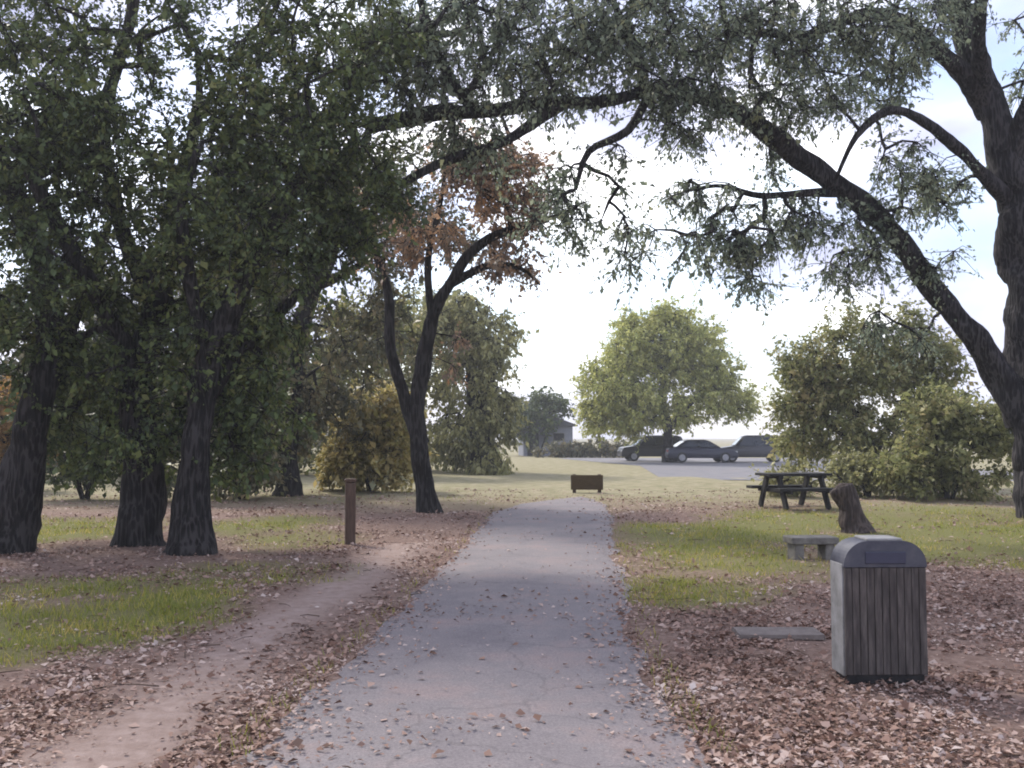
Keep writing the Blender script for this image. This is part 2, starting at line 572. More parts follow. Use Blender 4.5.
# path: one sheet 4 mm and more above the ground, crowned a little, with ragged edges
rows = axis([(-6, 2, 0.5), (2, 26.0, 0.14)])
K = 13
PV = []
for y in rows:
    l, r = path_lr(min(y, 21.0)); s = 0.0
    if y > 21.0:                                  # the far end drifts right and narrows into the dirt
        l += (y - 21) * 0.1 + 0.30 * (y - 21) * 0.5; r += (y - 21) * 0.066
    yy = np.array([y])
    l += 0.10 * vnoise(yy, yy * 0 + 1.0, 0.6, 31)[0] + 0.05 * vnoise(yy, yy * 0 + 3.0, 0.2, 32)[0]
    r += 0.10 * vnoise(yy, yy * 0 + 7.0, 0.6, 33)[0] + 0.05 * vnoise(yy, yy * 0 + 9.0, 0.2, 34)[0]
    if y > 23.6:
        q = math.sqrt(max(0.0, (26.0 - y) / 2.4)); mm = (l + r) / 2 + 0.25 * (1 - q); l = mm + (l - mm) * q; r = mm + (r - mm) * q
    for k in range(K):
        t = k / (K - 1)
        PV.append((l + (r - l) * t, y, 0.006 + 0.03 * math.sin(math.pi * t)))
i, j = np.meshgrid(np.arange(len(rows) - 1), np.arange(K - 1), indexing='ij')
pf = np.stack([i * K + j, i * K + j + 1, (i + 1) * K + j + 1, (i + 1) * K + j], axis=-1).reshape(-1, 4)


def path_mat(name, lo, mid, hi):
    m, nt, N, L = new_mat(name)
    out = N.new('ShaderNodeOutputMaterial')
    bs = N.new('ShaderNodeBsdfPrincipled'); bs.inputs['Roughness'].default_value = 0.8
    bs.inputs['Specular IOR Level'].default_value = 0.25
    L.new(bs.outputs[0], out.inputs[0])
    tc = N.new('ShaderNodeTexCoord')

    def noise(s, d=6, r=0.65):
        n = N.new('ShaderNodeTexNoise'); n.inputs['Scale'].default_value = s; n.inputs['Detail'].default_value = d
        n.inputs['Roughness'].default_value = r
        L.new(tc.outputs['Object'], n.inputs[0]); return n
    a = noise(70, 4, 0.8); b_ = noise(1.1, 8, 0.7)
    r1 = N.new('ShaderNodeValToRGB'); ramp_set(r1, [(0.3, lo), (0.5, mid), (0.75, hi)]); L.new(a.outputs['Fac'], r1.inputs[0])
    r2 = N.new('ShaderNodeValToRGB'); ramp_set(r2, [(0.3, (0.78, 0.77, 0.8)), (0.5, (1, 1, 1)), (0.68, (1.24, 1.1, 1.04))]); L.new(b_.outputs['Fac'], r2.inputs[0])
    mx = N.new('ShaderNodeMix'); mx.data_type = 'RGBA'; mx.blend_type = 'MULTIPLY'; mx.inputs[0].default_value = 1
    L.new(r1.outputs[0], mx.inputs[6]); L.new(r2.outputs[0], mx.inputs[7])
    # cracks
    nv = noise(1.6, 3)
    va = N.new('ShaderNodeVectorMath'); va.operation = 'MULTIPLY_ADD'
    L.new(nv.outputs['Color'], va.inputs[0]); va.inputs[1].default_value = (.5, .5, .5); L.new(tc.outputs['Object'], va.inputs[2])
    vo = N.new('ShaderNodeTexVoronoi'); vo.feature = 'DISTANCE_TO_EDGE'; vo.inputs['Scale'].default_value = 0.8
    L.new(va.outputs[0], vo.inputs[0])
    cr = N.new('ShaderNodeMapRange'); cr.inputs[1].default_value = 0.0; cr.inputs[2].default_value = 0.012
    cr.inputs[3].default_value = 0.78; cr.inputs[4].default_value = 1.0
    L.new(vo.outputs['Distance'], cr.inputs[0])
    m2 = N.new('ShaderNodeMix'); m2.data_type = 'RGBA'; m2.blend_type = 'MULTIPLY'; m2.inputs[0].default_value = 1
    L.new(mx.outputs[2], m2.inputs[6]); L.new(cr.outputs[0], m2.inputs[7])
    L.new(m2.outputs[2], bs.inputs['Base Color'])
    bp = N.new('ShaderNodeBump'); bp.inputs['Strength'].default_value = 0.5; bp.inputs['Distance'].default_value = 0.008
    L.new(a.outputs['Fac'], bp.inputs['Height']); L.new(bp.outputs[0], bs.inputs['Normal'])
    return m


PATHM = path_mat('worn_asphalt', (0.125, 0.11, 0.113), (0.196, 0.173, 0.175), (0.283, 0.249, 0.247))
tag(link('path', np_mesh('path', PV, pf, True), PATHM), kind='structure')

# parking lot beyond the lawn
lot = np.array([(*gp(660, 478)[:2], .012), (*gp(700, 480)[:2], .012), (21, 34.5, .012), (23, 36, .012), (23, 73, .012), (21, 75, .012), (4.2, 75, .012), (3.4, 73, .012), (*gp(640, 466)[:2], .012), (*gp(650, 472)[:2], .012)])
me = bpy.data.meshes.new('parking_lot'); me.from_pydata([tuple(v) for v in lot], [], [tuple(range(len(lot)))])
tag(link('parking_lot', me, path_mat('lot_asphalt', (0.13, 0.125, 0.13), (0.18, 0.175, 0.18), (0.24, 0.235, 0.24))), kind='structure')


# fallen leaves and grass blades
WOOD_BROWN = surf_mat('brown_wood', (0.05, 0.03, 0.022), (0.11, 0.07, 0.05), 7, 0.85, 0.5, (5, 5, 0.7))
def scatter(n, y0, y1, x0, x1, power):
    u = rng.uniform(0, 1, n)
    e = 1 - power
    y = (y0 ** e + u * (y1 ** e - y0 ** e)) ** (1 / e)
    hw = 0.56 * y + 1.2
    x = rng.uniform(-1, 1, n) * hw
    k = (x > x0) & (x < x1)
    return x[k], y[k]


def zg(x, y):
    L_ = np.interp(y, [e.y for e in left_e], [e.x for e in left_e]); R_ = np.interp(y, [e.y for e in right_e], [e.x for e in right_e])
    o = np.clip(np.maximum(L_ - x, x - R_) / 0.5, 0, 1) * (y < 40)
    z = o * (0.035 * vnoise(x, y, 1.7, 21) + 0.018 * vnoise(x, y, 0.5, 22) + 0.02)
    t = np.clip((x - L_) / (R_ - L_), 0, 1)
    onp = (x > L_) & (x < R_) & (y < 24)
    return np.where(onp, 0.008 + 0.03 * np.sin(np.pi * t), z), onp, np.minimum(np.abs(x - L_), np.abs(x - R_))


x, y = scatter(260000, 3.0, 30, -18, 20, 1.35)
z, onp, de = zg(x, y)
gg, bb, ff = masks(x, y)
clump = np.clip(0.55 + 0.75 * vnoise(x, y, 0.9, 41) + 0.5 * vnoise(x, y, 0.3, 42), 0.06, 1)
pr = clump * (1 - 0.85 * gg) * (1 - 0.86 * bb)
lx = np.interp(y, [e.y for e in left_e], [e.x for e in left_e]) - x
pr = np.maximum(pr, 1.0 * ((lx > 0.02) & (lx < 0.42) & (y < 13)) * (0.55 + 0.5 * vnoise(x, y, 0.4, 44)))
pr = np.where(onp, 0.007 + 0.5 * np.exp(-de / 0.13) + 0.05 * (vnoise(x, y, 0.9, 43) > 0.35), pr)
k = rng.uniform(0, 1, len(x)) < pr
x, y, z = x[k], y[k], z[k]
pos = np.stack([x, y, z + 0.006 + rng.exponential(0.006, len(x))], -1)
ax = unit(np.stack([rng.normal(0, 1, len(x)), rng.normal(0, 1, len(x)), rng.normal(0, 0.22, len(x))], -1))
nr = unit(rng.normal(0, 0.42, pos.shape) + np.array([0, 0, 1]))
ln = np.clip(0.028 * np.exp(rng.normal(0, 0.45, len(x))), 0.012, 0.062) * (1 + 0.03 * y); wd = ln * rng.uniform(0.3, 0.9, len(x))
V, Fc = leaf_quads(pos, ax, nr, ln, wd)
V[:, 2] = np.maximum(V[:, 2], np.repeat(z, 4) + 0.002)
FALLEN = leaf_mat('fallen_leaf', [(0.04, (0.07, 0.04, 0.033)), (0.28, (0.2, 0.112, 0.08)), (0.5, (0.32, 0.205, 0.16)), (0.74, (0.44, 0.325, 0.275)), (0.98, (0.62, 0.53, 0.48))], 0.1, 0.8)
tag(link('fallen_leaves', np_mesh('fallen_leaves', V, Fc), FALLEN), 'brown and tan fallen oak leaves littering the park ground', 'leaf litter', kind='stuff')

# small fallen twigs
x, y = scatter(420, 3.2, 20, -12, 12, 1.3)
z, onp, de = zg(x, y)
k = ~onp | (rng.uniform(0, 1, len(x)) < 0.06)
ch = []
for a_, b_, c_ in zip(x[k], y[k], z[k]):
    an = rng.uniform(0, 6.28); l_ = rng.uniform(0.06, 0.26)
    p0 = np.array([a_, b_, c_ + 0.014]); d_ = np.array([math.cos(an), math.sin(an), 0.0]) * l_
    ch.append((np.array([p0, p0 + d_ * .5 + np.append(rng.normal(0, .02, 2), 0.008), p0 + d_]), np.array([.004, .0033, .002]) * rng.uniform(.6, 1.3), 4))
V, Fc = tubes(ch)
tag(link('fallen_twigs', np_mesh('fallen_twigs', V, Fc), WOOD_BROWN), 'small dark twigs lying among the fallen leaves', 'twigs', kind='stuff')

x, y = scatter(330000, 5.0, 26, -16, 20, 1.15)
z, onp, de = zg(x, y)
gg, bb, ff = masks(x, y)
tuft = 0.55 + 0.6 * vnoise(x, y, 0.22, 51)
k = (~onp) & (rng.uniform(0, 1, len(x)) < np.clip(gg * 1.1 - 0.15, 0, 1) * tuft * np.clip(0.62 + 0.9 * vnoise(x, y, 1.1, 53), 0.1, 1))
ke = (~onp) & (de < 0.18) & (rng.uniform(0, 1, len(x)) < 0.07)
k = k | ke
x, y, z = x[k], y[k], z[k]
n = len(x)
h = rng.uniform(0.03, 0.085, n) * (1 + 0.25 * vnoise(x, y, 0.6, 52)); a = rng.uniform(0, 2 * np.pi, n)
lean = rng.normal(0, 0.5, (n, 2)) * h[:, None]
wv = 0.0035 * (1 + 0.06 * y)
c_ = np.stack([np.cos(a), np.sin(a)], -1) * wv[:, None]
v0 = np.stack([x - c_[:, 0], y - c_[:, 1], z - .01], -1); v1 = np.stack([x + c_[:, 0], y + c_[:, 1], z - .01], -1)
v2 = np.stack([x + lean[:, 0], y + lean[:, 1], z + h], -1)
V = np.stack([v0, v1, v2], 1).reshape(-1, 3)
GRASSM = leaf_mat('grass_blade', [(0.1, (0.1395, 0.1667, 0.02932)), (0.45, (0.2536, 0.2814, 0.04886)), (0.7, (0.3932, 0.3543, 0.07328)), (0.95, (0.6847, 0.4897, 0.1792))], 0.4, 0.6)
tag(link('grass', np_mesh('grass', V, np.arange(3 * n).reshape(-1, 3)), GRASSM), 'patches of short green grass among the leaf litter', 'grass', kind='stuff')

# ------------------------------------------------------------------ trees
# the big oak that arches over the path
D = 19.5
tree('oak_tree', 'huge oak at the right edge with a long bough arching over the path', 'tree', gp(1036, 520) * 1.0,
     [pl(D, [(1046, 519), (1042, 500), (1040, 420), (1038, 320), (1028, 240), (1008, 160), (982, 80), (962, 10), (948, -70), (930, -150)],
         [0.66, 0.58, 0.53, 0.5, 0.45, 0.36, 0.28, 0.22, 0.17, 0.12]),
      pl(D, [(1026, 415), (988, 358), (936, 286), (880, 224, 19), (830, 180, 18.6), (770, 139, 18), (722, 104, 17.6), (670, 93, 17.2), (600, 99, 16.7), (520, 103, 16.2), (440, 113, 15.8), (368, 129, 15.5)],
         [0.36, 0.25, 0.21, 0.205, 0.2, 0.175, 0.145, 0.12, 0.11, 0.11, 0.12, 0.14]),
      pl(D, [(1014, 205), (972, 163, 19), (930, 127, 18.5), (893, 112, 18), (858, 138, 17.8), (836, 180, 17.8)], [0.2, 0.12, 0.1, 0.085, 0.06, 0.03]),
      pl(D, [(990, 110), (944, 52, 19), (897, 17, 18.5), (850, 20, 18), (800, 37, 17.6), (760, 35, 17.3), (750, 88, 17.2)], [0.25, 0.17, 0.13, 0.1, 0.085, 0.065, 0.03]),
      pl(17, [(565, 101, 16.5), (530, 126, 16.2), (500, 142, 16), (450, 160, 15.8), (400, 186, 15.6), (355, 212, 15.4)], [0.12, 0.1, 0.085, 0.075, 0.06, 0.035]),
      pl(17, [(645, 95, 17), (640, 62, 16.8), (622, 20, 16.6), (596, -40, 16.2)], [0.11, 0.085, 0.07, 0.04]),
      pl(17, [(648, 96, 17), (628, 130, 16.8), (588, 152, 16.6), (575, 190, 16.4)], [0.1, 0.08, 0.06, 0.025]),
      pl(18.5, [(846, 192, 18.7), (800, 193, 18.4), (760, 195, 18.2), (722, 186, 18), (684, 192, 17.8)], [0.11, 0.07, 0.055, 0.045, 0.02]),
      pl(19, [(1008, 180, 19.5), (1022, 120, 19), (1050, 50, 18.5), (1080, -30, 18)], [0.22, 0.15, 0.12, 0.08]),
      pl(19, [(985, 95, 19.3), (978, 40, 18.6), (985, -20, 18), (990, -80, 17.5)], [0.17, 0.12, 0.1, 0.07]),
      pl(16, [(470, 108, 16), (440, 60, 15.6), (420, 0, 15), (410, -60, 14.6)], [0.09, 0.07, 0.055, 0.035])],
     [lb(610, 40, 16.5, 2.2, 2.2, 1.0, 3.4), lb(500, 40, 15.8, 1.9, 2.0, 1.1, 3.4), lb(400, 45, 15.4, 1.4, 1.6, 1.0, 2), lb(730, 25, 17.3, 1.7, 1.5, 0.8, 2.5),
      lb(850, 40, 18, 1.7, 1.5, 0.8, 2.6), lb(930, 10, 18.6, 1.2, 1.4, 0.7, 1.2), lb(1060, 60, 19.5, 1.0, 1.2, 1.6, 1.6), lb(540, -60, 16, 3.5, 2, 0.8, 2.5), lb(760, -80, 17, 4, 2, 0.8, 2.5),
      lb(740, 245, 18, 0.75, 0.8, 0.95, 1.1), lb(690, 185, 17.6, 0.8, 0.7, 0.4, .35), lb(800, 215, 18.3, 0.8, 0.8, 0.7, .9), lb(860, 245, 18.8, 0.55, 0.7, 0.7, 0.6),
      lb(600, 195, 16.5, 1.2, 0.9, 0.9, .6), lb(555, 220, 16.2, 0.9, .8, 0.9, .4), lb(905, 170, 18.2, 0.75, 0.7, 0.8, .9), lb(800, 100, 17.8, 1.2, 0.9, 0.7, 1.0), lb(690, 95, 17, 1.0, 0.9, 0.7, 1),
      lb(655, 235, 17, 1.1, 0.9, 0.9, .5), lb(450, 140, 15.8, 1.0, 0.9, 0.6, 0.9), lb(895, 330, 19, 0.7, 0.7, 0.5, 0.3), lb(930, 265, 19, .5, .5, .6, .35), lb(770, 165, 19, .6, .5, .6, .3), lb(700, 120, 18.6, .6, .5, .5, .3), lb(940, 190, 19.6, .6, .6, .7, .4), lb(900, 80, 19.4, .9, .9, .6, .5), lb(730, 200, 18.2, .7, .7, .5, .4), lb(840, 275, 19.4, .6, .5, .5, .3)],
     860, leaf=0.075, per=104, twig=0.66, ntwig=9, droop=0.55, bark=BARK, leafm=LEAF_OAK, clear=3.4, tip=0.0085, expo=0.48, voids=26)

# evergreen oaks on the left, dense and dark
D = 14.4
EG = 'dark evergreen oaks in the left grove'
tree('evergreen_oak', 'dense evergreen oak whose straight thick trunk is middle of the three near trunks at left', 'tree', gp(141, 547),
     [pl(D, [(139, 548), (140, 520), (141, 460), (144, 400), (150, 330), (163, 260), (185, 180), (200, 100)], [0.36, 0.29, 0.26, 0.24, 0.21, 0.17, 0.13, 0.08]),
      pl(D, [(144, 395), (110, 320, 14), (75, 255, 13.6), (40, 190, 13.2), (10, 140, 13)], [0.19, 0.14, 0.11, 0.085, 0.05]),
      pl(D, [(155, 305), (118, 220, 14.6), (102, 130, 14.8), (118, 60, 14.8), (131, 0, 14.8), (135, -50, 14.8)], [0.15, 0.12, 0.105, 0.095, 0.085, 0.06])],
     [lb(70, 165, 13.6, 1.7, 1.7, 1.0, 3.2), lb(180, 175, 14, 1.6, 1.7, 1.0, 3), lb(110, 265, 14, 1.8, 1.7, 1.0, 3), lb(40, 300, 13.8, 1.3, 1.3, 1.0, 1.4), lb(190, 320, 14.6, 1.3, 1.5, 1.1, 2), lb(90, 370, 14.4, 1.1, 1.2, 0.8, 1.5), lb(95, 430, 15, 0.9, 1.2, 0.55, .9), lb(140, 400, 13.9, .8, .9, .8, .8), lb(165, 440, 15.4, .8, .9, .5, .6),
      lb(60, 55, 14.4, 1.8, 1.7, 0.9, 1.3), lb(230, 50, 14.6, 1.8, 1.5, 0.8, 1.2), lb(140, -40, 14.6, 3, 2, 0.6, 1.2), lb(20, 20, 14.8, 1.2, 1.5, .8, .9), lb(140, 30, 15, 1.2, 1.5, .8, .9)],
     450, leaf=0.072, per=150, twig=0.5, ntwig=8, droop=0.25, bark=BARK_DARK, leafm=LEAF_DARK, group=EG, clear=2.6, voids=34, tip=0.008)
D = 13.6
tree('evergreen_oak', 'evergreen oak leaning right above its stout trunk, rightmost of the three near trunks at left', 'tree', gp(190, 553),
     [pl(D, [(190, 554), (191, 525), (193, 470), (202, 405), (220, 335), (248, 265), (285, 200), (320, 140)], [0.36, 0.28, 0.24, 0.21, 0.18, 0.15, 0.11, 0.07]),
      pl(D, [(205, 395), (240, 350, 14), (290, 300, 14.4), (330, 250, 14.8), (370, 215, 15)], [0.15, 0.11, 0.09, 0.07, 0.04]),
      pl(D, [(212, 360), (190, 290, 13.2), (180, 220, 12.9), (200, 150, 12.6)], [0.14, 0.1, 0.08, 0.05])],
     [lb(300, 150, 13.8, 1.5, 1.6, 0.95, 3.6), lb(360, 192, 14.6, 1.0, 1.2, 0.45, 1.2), lb(240, 230, 13.4, 1.3, 1.5, 1.0, 2.6), lb(330, 235, 14.6, .9, 1.0, 0.45, 1.0), lb(215, 370, 13.8, 0.9, 1.0, 1.0, 1.5), lb(200, 430, 14.2, 0.8, 0.9, 0.7, 0.9), lb(255, 410, 14.6, .7, .9, .8, .9), lb(262, 340, 14.2, .6, .8, .7, .6),
      lb(290, 95, 13.6, 1.6, 1.4, 0.6, 1.1), lb(345, 60, 14, 1.2, 1.2, 0.6, 0.6), lb(300, 20, 14, 1.5, 1.3, .8, 1.0)],
     350, leaf=0.072, per=150, twig=0.5, ntwig=8, droop=0.25, bark=BARK_DARK, leafm=LEAF_DARK, group=EG, clear=2.4, voids=30, tip=0.008)
D = 13.9
tree('evergreen_oak', 'evergreen oak on a slanting trunk at the far left edge', 'tree', gp(6, 555),
     [pl(D, [(4, 557), (10, 530), (24, 480), (38, 420), (48, 350), (40, 270), (15, 190), (-20, 110)], [0.42, 0.34, 0.29, 0.25, 0.2, 0.16, 0.12, 0.07]),
      pl(D, [(44, 380), (75, 320, 14.4), (95, 270, 15), (110, 220, 15.4)], [0.13, 0.1, 0.07, 0.04])],
     [lb(-20, 190, 13.9, 1.7, 1.7, 1.2, 3), lb(-80, 300, 14, 1.6, 1.6, 1.4, 2.4), lb(30, 120, 14, 1.3, 1.5, 0.7, 1.3), lb(-60, 90, 14, 2, 1.5, 1, 1.5), lb(60, 340, 15, 0.8, 0.9, 0.7, .9), lb(70, 420, 15.5, .8, .9, .7, .9)],
     220, leaf=0.072, per=150, twig=0.5, ntwig=8, droop=0.25, bark=BARK_DARK, leafm=LEAF_DARK, group=EG, clear=2.6, voids=34, tip=0.008)

# second row of the grove
D = 26.5
tree('slanting_oak', 'tall oak slanting right behind the left grove, near the brown post', 'tree', gp(288, 497),
     [pl(D, [(288, 498), (287, 470), (286, 430), (294, 370), (312, 300), (338, 235), (360, 170), (370, 110)], [0.42, 0.34, 0.31, 0.28, 0.23, 0.18, 0.13, 0.08]),
      pl(D, [(290, 395), (272, 330), (268, 270), (280, 200)], [0.2, 0.16, 0.12, 0.06]),
      pl(D, [(318, 285), (360, 265), (400, 230)], [0.14, 0.1, 0.05])],
     [lb(320, 190, 26, 3.0, 2.2, 1.6, 3), lb(400, 240, 26, 1.9, 1.7, 1.4, 1.3), lb(250, 250, 26, 1.8, 1.7, 1.7, 1.7), lb(370, 330, 26.5, 1.6, 1.5, 1.2, 0.9), lb(255, 350, 26.5, 1.1, 1.3, 1.2, .8), lb(320, 400, 27, 1.4, 1.2, 1.1, 1.1), lb(265, 420, 27.4, 1.2, 1.2, .9, .9)],
     330, leaf=0.13, per=84, twig=0.75, ntwig=7, droop=0.35, bark=BARK_DARK, leafm=LEAF_DUSK, group=EG, clear=3.5, tip=0.009)

D = 20.8
tree('forked_tree', 'slim dark forked tree with thin rusty foliage beside the far left edge of the path', 'tree', gp(427, 513),
     [pl(D, [(428, 514), (426, 495), (420, 440), (422, 380), (428, 332), (447, 286), (476, 246), (514, 228), (548, 221)], [0.27, 0.21, 0.18, 0.16, 0.145, 0.125, 0.1, 0.08, 0.04]),
      pl(D, [(420, 445), (404, 395), (390, 345), (386, 295), (372, 240), (366, 190)], [0.16, 0.13, 0.11, 0.09, 0.07, 0.04]),
      pl(D, [(447, 286), (486, 267), (520, 268), (540, 285)], [0.1, 0.075, 0.055, 0.025]),
      pl(D, [(512, 229), (505, 190), (512, 150), (500, 110)], [0.08, 0.065, 0.05, 0.03]),
      pl(D, [(432, 322), (428, 260), (440, 200), (448, 150)], [0.09, 0.07, 0.055, 0.03])],
     [lb(500, 190, 20.8, 1.0, 1.1, 1.1, 2.2), lb(470, 170, 20.5, .8, 1.0, 0.8, 1.1), lb(505, 255, 20.8, 0.8, 0.9, 0.5, .7), lb(440, 235, 21, 0.8, 0.9, 0.7, .5), lb(395, 225, 20.6, .9, 1.0, .9, .45), lb(450, 350, 21, 0.5, .6, .5, .15)],
     190, leaf=0.09, per=77, twig=0.55, ntwig=7, droop=0.35, bark=BARK_DARK, leafm=LEAF_RUST, clear=3.2, tip=0.007)

D = 44
tree('willow_tree', 'tall grey-green drooping tree behind the slim forked tree', 'tree', gp(478, 473.5),
     [pl(D, [(478, 474), (478, 440), (474, 400), (470, 350), (462, 300)], [0.45, 0.36, 0.3, 0.2, 0.1]),
      pl(D, [(476, 415), (495, 370), (500, 330)], [0.2, 0.14, 0.07])],
     [lb(480, 350, D, 1.6, 1.7, 2.2, 2.2), lb(455, 320, D, 1.7, 1.7, 1.7, 1.6), lb(488, 410, D, 1.3, 1.5, 1.9, 2.0), lb(465, 430, D, 1.5, 1.5, 1.3, 1.2), lb(495, 455, D - 2, 0.9, 1, 0.8, .7)],
     330, leaf=0.17, per=84, twig=1.0, ntwig=7, droop=1.1, bark=BARK_DARK, leafm=LEAF_GREY, clear=1.8, tip=0.01)

D = 62
tree('round_tree', 'round yellow-green broad tree standing alone beyond the end of the path', 'tree', gp(668, 462.5),
     [pl(D, [(668, 463), (668, 448), (667, 425), (662, 390), (660, 350)], [0.4, 0.3, 0.27, 0.2, 0.1]),
      pl(D, [(667, 432), (690, 405), (710, 375)], [0.2, 0.14, 0.08]), pl(D, [(667, 430), (640, 400), (620, 370)], [0.2, 0.14, 0.08])],
     [lb(650, 352, D, 2.9, 3.0, 2.6, 3.4), lb(695, 350, D, 2.2, 2.6, 2.0, 1.8), lb(616, 385, D, 2.1, 2.6, 2.1, 1.8), lb(712, 382, D, 2.0, 2.4, 1.9, 1.5), lb(660, 402, D, 4.2, 3.0, 1.5, 2), lb(597, 412, D, 1.3, 1.4, 1.3, .6),
      lb(737, 402, D, 1.3, 1.4, .9, .5), lb(630, 420, D, 1.8, 1.8, .8, .6), lb(672, 318, D, 1.7, 1.6, 1.0, .6), lb(640, 325, D, 1.3, 1.5, .9, .4)],
     640, leaf=0.18, per=119, twig=0.95, ntwig=7, droop=0.35, bark=BARK_DARK, leafm=LEAF_LIME, clear=2.2, tip=0.012, shell=0.5, voids=12)

D = 31
tree('olive_tree', 'broad olive-brown low tree behind the picnic table', 'tree', gp(868, 488),
     [pl(D, [(868, 488), (866, 465), (860, 430), (845, 390), (835, 350)], [0.24, 0.19, 0.16, 0.1, 0.05]),
      pl(D, [(866, 468), (890, 425), (915, 380), (925, 345)], [0.15, 0.12, 0.09, 0.05]), pl(D, [(864, 450), (830, 425), (800, 400)], [0.11, 0.08, 0.04])],
     [lb(850, 375, D, 1.5, 1.5, 1.4, 2.6), lb(905, 365, D, 1.2, 1.4, 1.4, 2), lb(815, 395, D, 1.0, 1.2, 1.2, 1.4), lb(930, 405, D, 1.0, 1.2, 1.1, 1.2), lb(870, 430, D - .6, 1.7, 1.3, 1.0, 1.8), lb(800, 440, D, 0.8, .9, 0.7, .6), lb(850, 330, D, .7, .8, .7, .4), lb(805, 360, D, .8, .9, .8, .6), lb(900, 325, D, .7, .8, .5, .3), lb(790, 420, D, .8, .9, .8, .6), lb(945, 360, D, .7, .8, .9, .5)],
     400, leaf=0.12, per=105, twig=0.65, ntwig=7, droop=0.2, bark=BARK_DARK, leafm=LEAF_OLIVE2, clear=0.8, tip=0.008)

D = 25


def bush(name, label, px, py, Y, parts, n, leafm, group=None, leaf=0.11, per=84, twig=0.5, bark=BARK_DARK, droop=0.1, cat='bush', tip=0.007):
    b0 = gp(px, py)
    b0 = Vector((b0.x, b0.y, 0))
    Y = b0.y
    h = max(at(px, q[1], Y).z for q in parts)
    limbs = []
    for a in range(5):
        an = a * 1.257 + rng.uniform(0, 0.8); s = 0.28 * h
        limbs.append(([b0 + Vector((0.05 * math.cos(an), 0.05 * math.sin(an), -0.03)), b0 + Vector((s * 0.5 * math.cos(an), s * 0.5 * math.sin(an), h * 0.3)),
                       b0 + Vector((s * 1.1 * math.cos(an), s * 1.1 * math.sin(an), h * 0.62))], [0.05, 0.035, 0.015]))
    return tree(name, label, cat, b0, limbs, [lb(q[0], q[1], Y + (q[5] if len(q) > 5 else 0), q[2], q[3], q[4]) for q in parts], n, leaf=leaf, per=per, twig=twig,
                ntwig=7, droop=droop, bark=bark, leafm=leafm, group=group, clear=0.2, tip=tip)


bush('shrub', 'olive-green shrub beneath the big oak trunk at the right edge', 950, 500, 25,
     [(950, 450, 1.2, 1.0, 0.95), (995, 425, .9, .9, 1.0), (915, 465, .9, .8, .7), (975, 480, 1.3, .9, .5), (940, 415, .8, .8, .7)], 230, LEAF_OLIVE2)
bush('shrub', 'dusty olive shrub with a bare purple-grey base between the bin and the low tree', 868, 497, 25,
     [(872, 470, .9, .7, .45), (850, 478, .6, .6, .4), (905, 478, .7, .6, .4), (790, 480, .7, .6, .3)], 110, LEAF_GREY)
bush('autumn_bush', 'golden yellow autumn bush behind the brown post', 372, 492, 28,
     [(372, 440, 1.1, 1.0, 1.0), (350, 462, 0.9, .9, .6), (395, 460, .8, .8, .7), (360, 415, .7, .7, .6), (388, 412, .9, .8, .7)], 190, LEAF_GOLD, leaf=0.14)
bush('autumn_bush', 'orange-gold autumn bush seen past the slanting trunk at the far left edge', 8, 492, 28,
     [(8, 425, 1.2, 1.0, 1.1), (-25, 440, .9, .9, 1.0), (25, 450, .7, .7, .7)], 170, LEAF_ORANGE, leaf=0.14)
bush('evergreen_bush', 'dark tall bush filling the gap left of the middle trunk', 85, 500, 26,
     [(85, 440, 1.3, 1.2, 1.1), (60, 415, 1, 1, .9), (110, 400, 1.2, 1.1, 1.1), (90, 465, 1.4, 1, .45)], 170, LEAF_DARK, group=None, leaf=0.13)
bush('evergreen_bush', 'dark tall bush behind the rightmost of the three near trunks', 240, 501, 25,
     [(240, 440, 1.2, 1.2, 1.1), (215, 400, 1.2, 1.1, 1.2), (262, 410, .9, 1.0, 1.1), (245, 472, 1.2, .9, .45), (160, 450, 1.2, 1, 1.1)], 190, LEAF_DUSK, leaf=0.13)

# trees further back
BG = 'background trees behind the left grove'
for (px, py, Yb, parts, n, lm, label) in [
    (120, 477, 40, [(120, 330, 3.2, 2.5, 3.2), (60, 380, 2.4, 2, 2.0), (180, 390, 2.4, 2, 2.0), (110, 410, 3, 2, 1.6), (90, 450, 3, 2, .8)], 300, LEAF_DUSK, 'tall dusky background tree between the slanting and middle left trunks'),
    (230, 474, 44, [(235, 310, 3.2, 2.5, 3.4), (200, 390, 2.6, 2, 2.4), (280, 400, 2.4, 2, 2.0), (240, 430, 2.8, 2, 1.2), (270, 455, 2.6, 2, .7)], 300, LEAF_DARK, 'tall dark green background tree behind the rightmost near trunk of the left grove'),
    (335, 475, 42, [(335, 360, 2.6, 2.4, 2.4), (310, 410, 2.2, 2, 1.7), (365, 400, 2.0, 2, 1.6), (340, 450, 2.8, 2, .8), (380, 330, 2, 2, 1.6)], 260, LEAF_OLIVE, 'round olive background tree behind the golden bush'),
    (-10, 476, 42, [(-20, 360, 3.0, 2.5, 2.6), (-60, 400, 2.5, 2.5, 2.5)], 150, LEAF_DUSK, 'background tree behind the orange-gold bush at the far left edge'),
    (405, 470, 50, [(415, 380, 2.2, 2.2, 2.6), (395, 425, 2.6, 2, 1.7), (435, 440, 1.8, 1.8, 1.3), (425, 320, 1.8, 1.8, 1.8)], 220, LEAF_GREY, 'grey-green background tree seen through the fork of the slim tree'),
]:
    c = gp(px, py)
    top = parts[0]
    tree('background_tree', label, 'tree', c,
         [([Vector((c.x, c.y, -0.05)), Vector((c.x + .1, c.y, 1.2)), at(top[0], 420, c.y), at(top[0], top[1], c.y)], [0.35, 0.27, 0.2, 0.1])],
         [lb(q[0], q[1], c.y, q[2], q[3], q[4]) for q in parts], n, leaf=0.19, per=84, twig=0.95, ntwig=7, droop=0.3, bark=BARK_DARK, leafm=lm, group=BG, clear=1.2, tip=0.01)
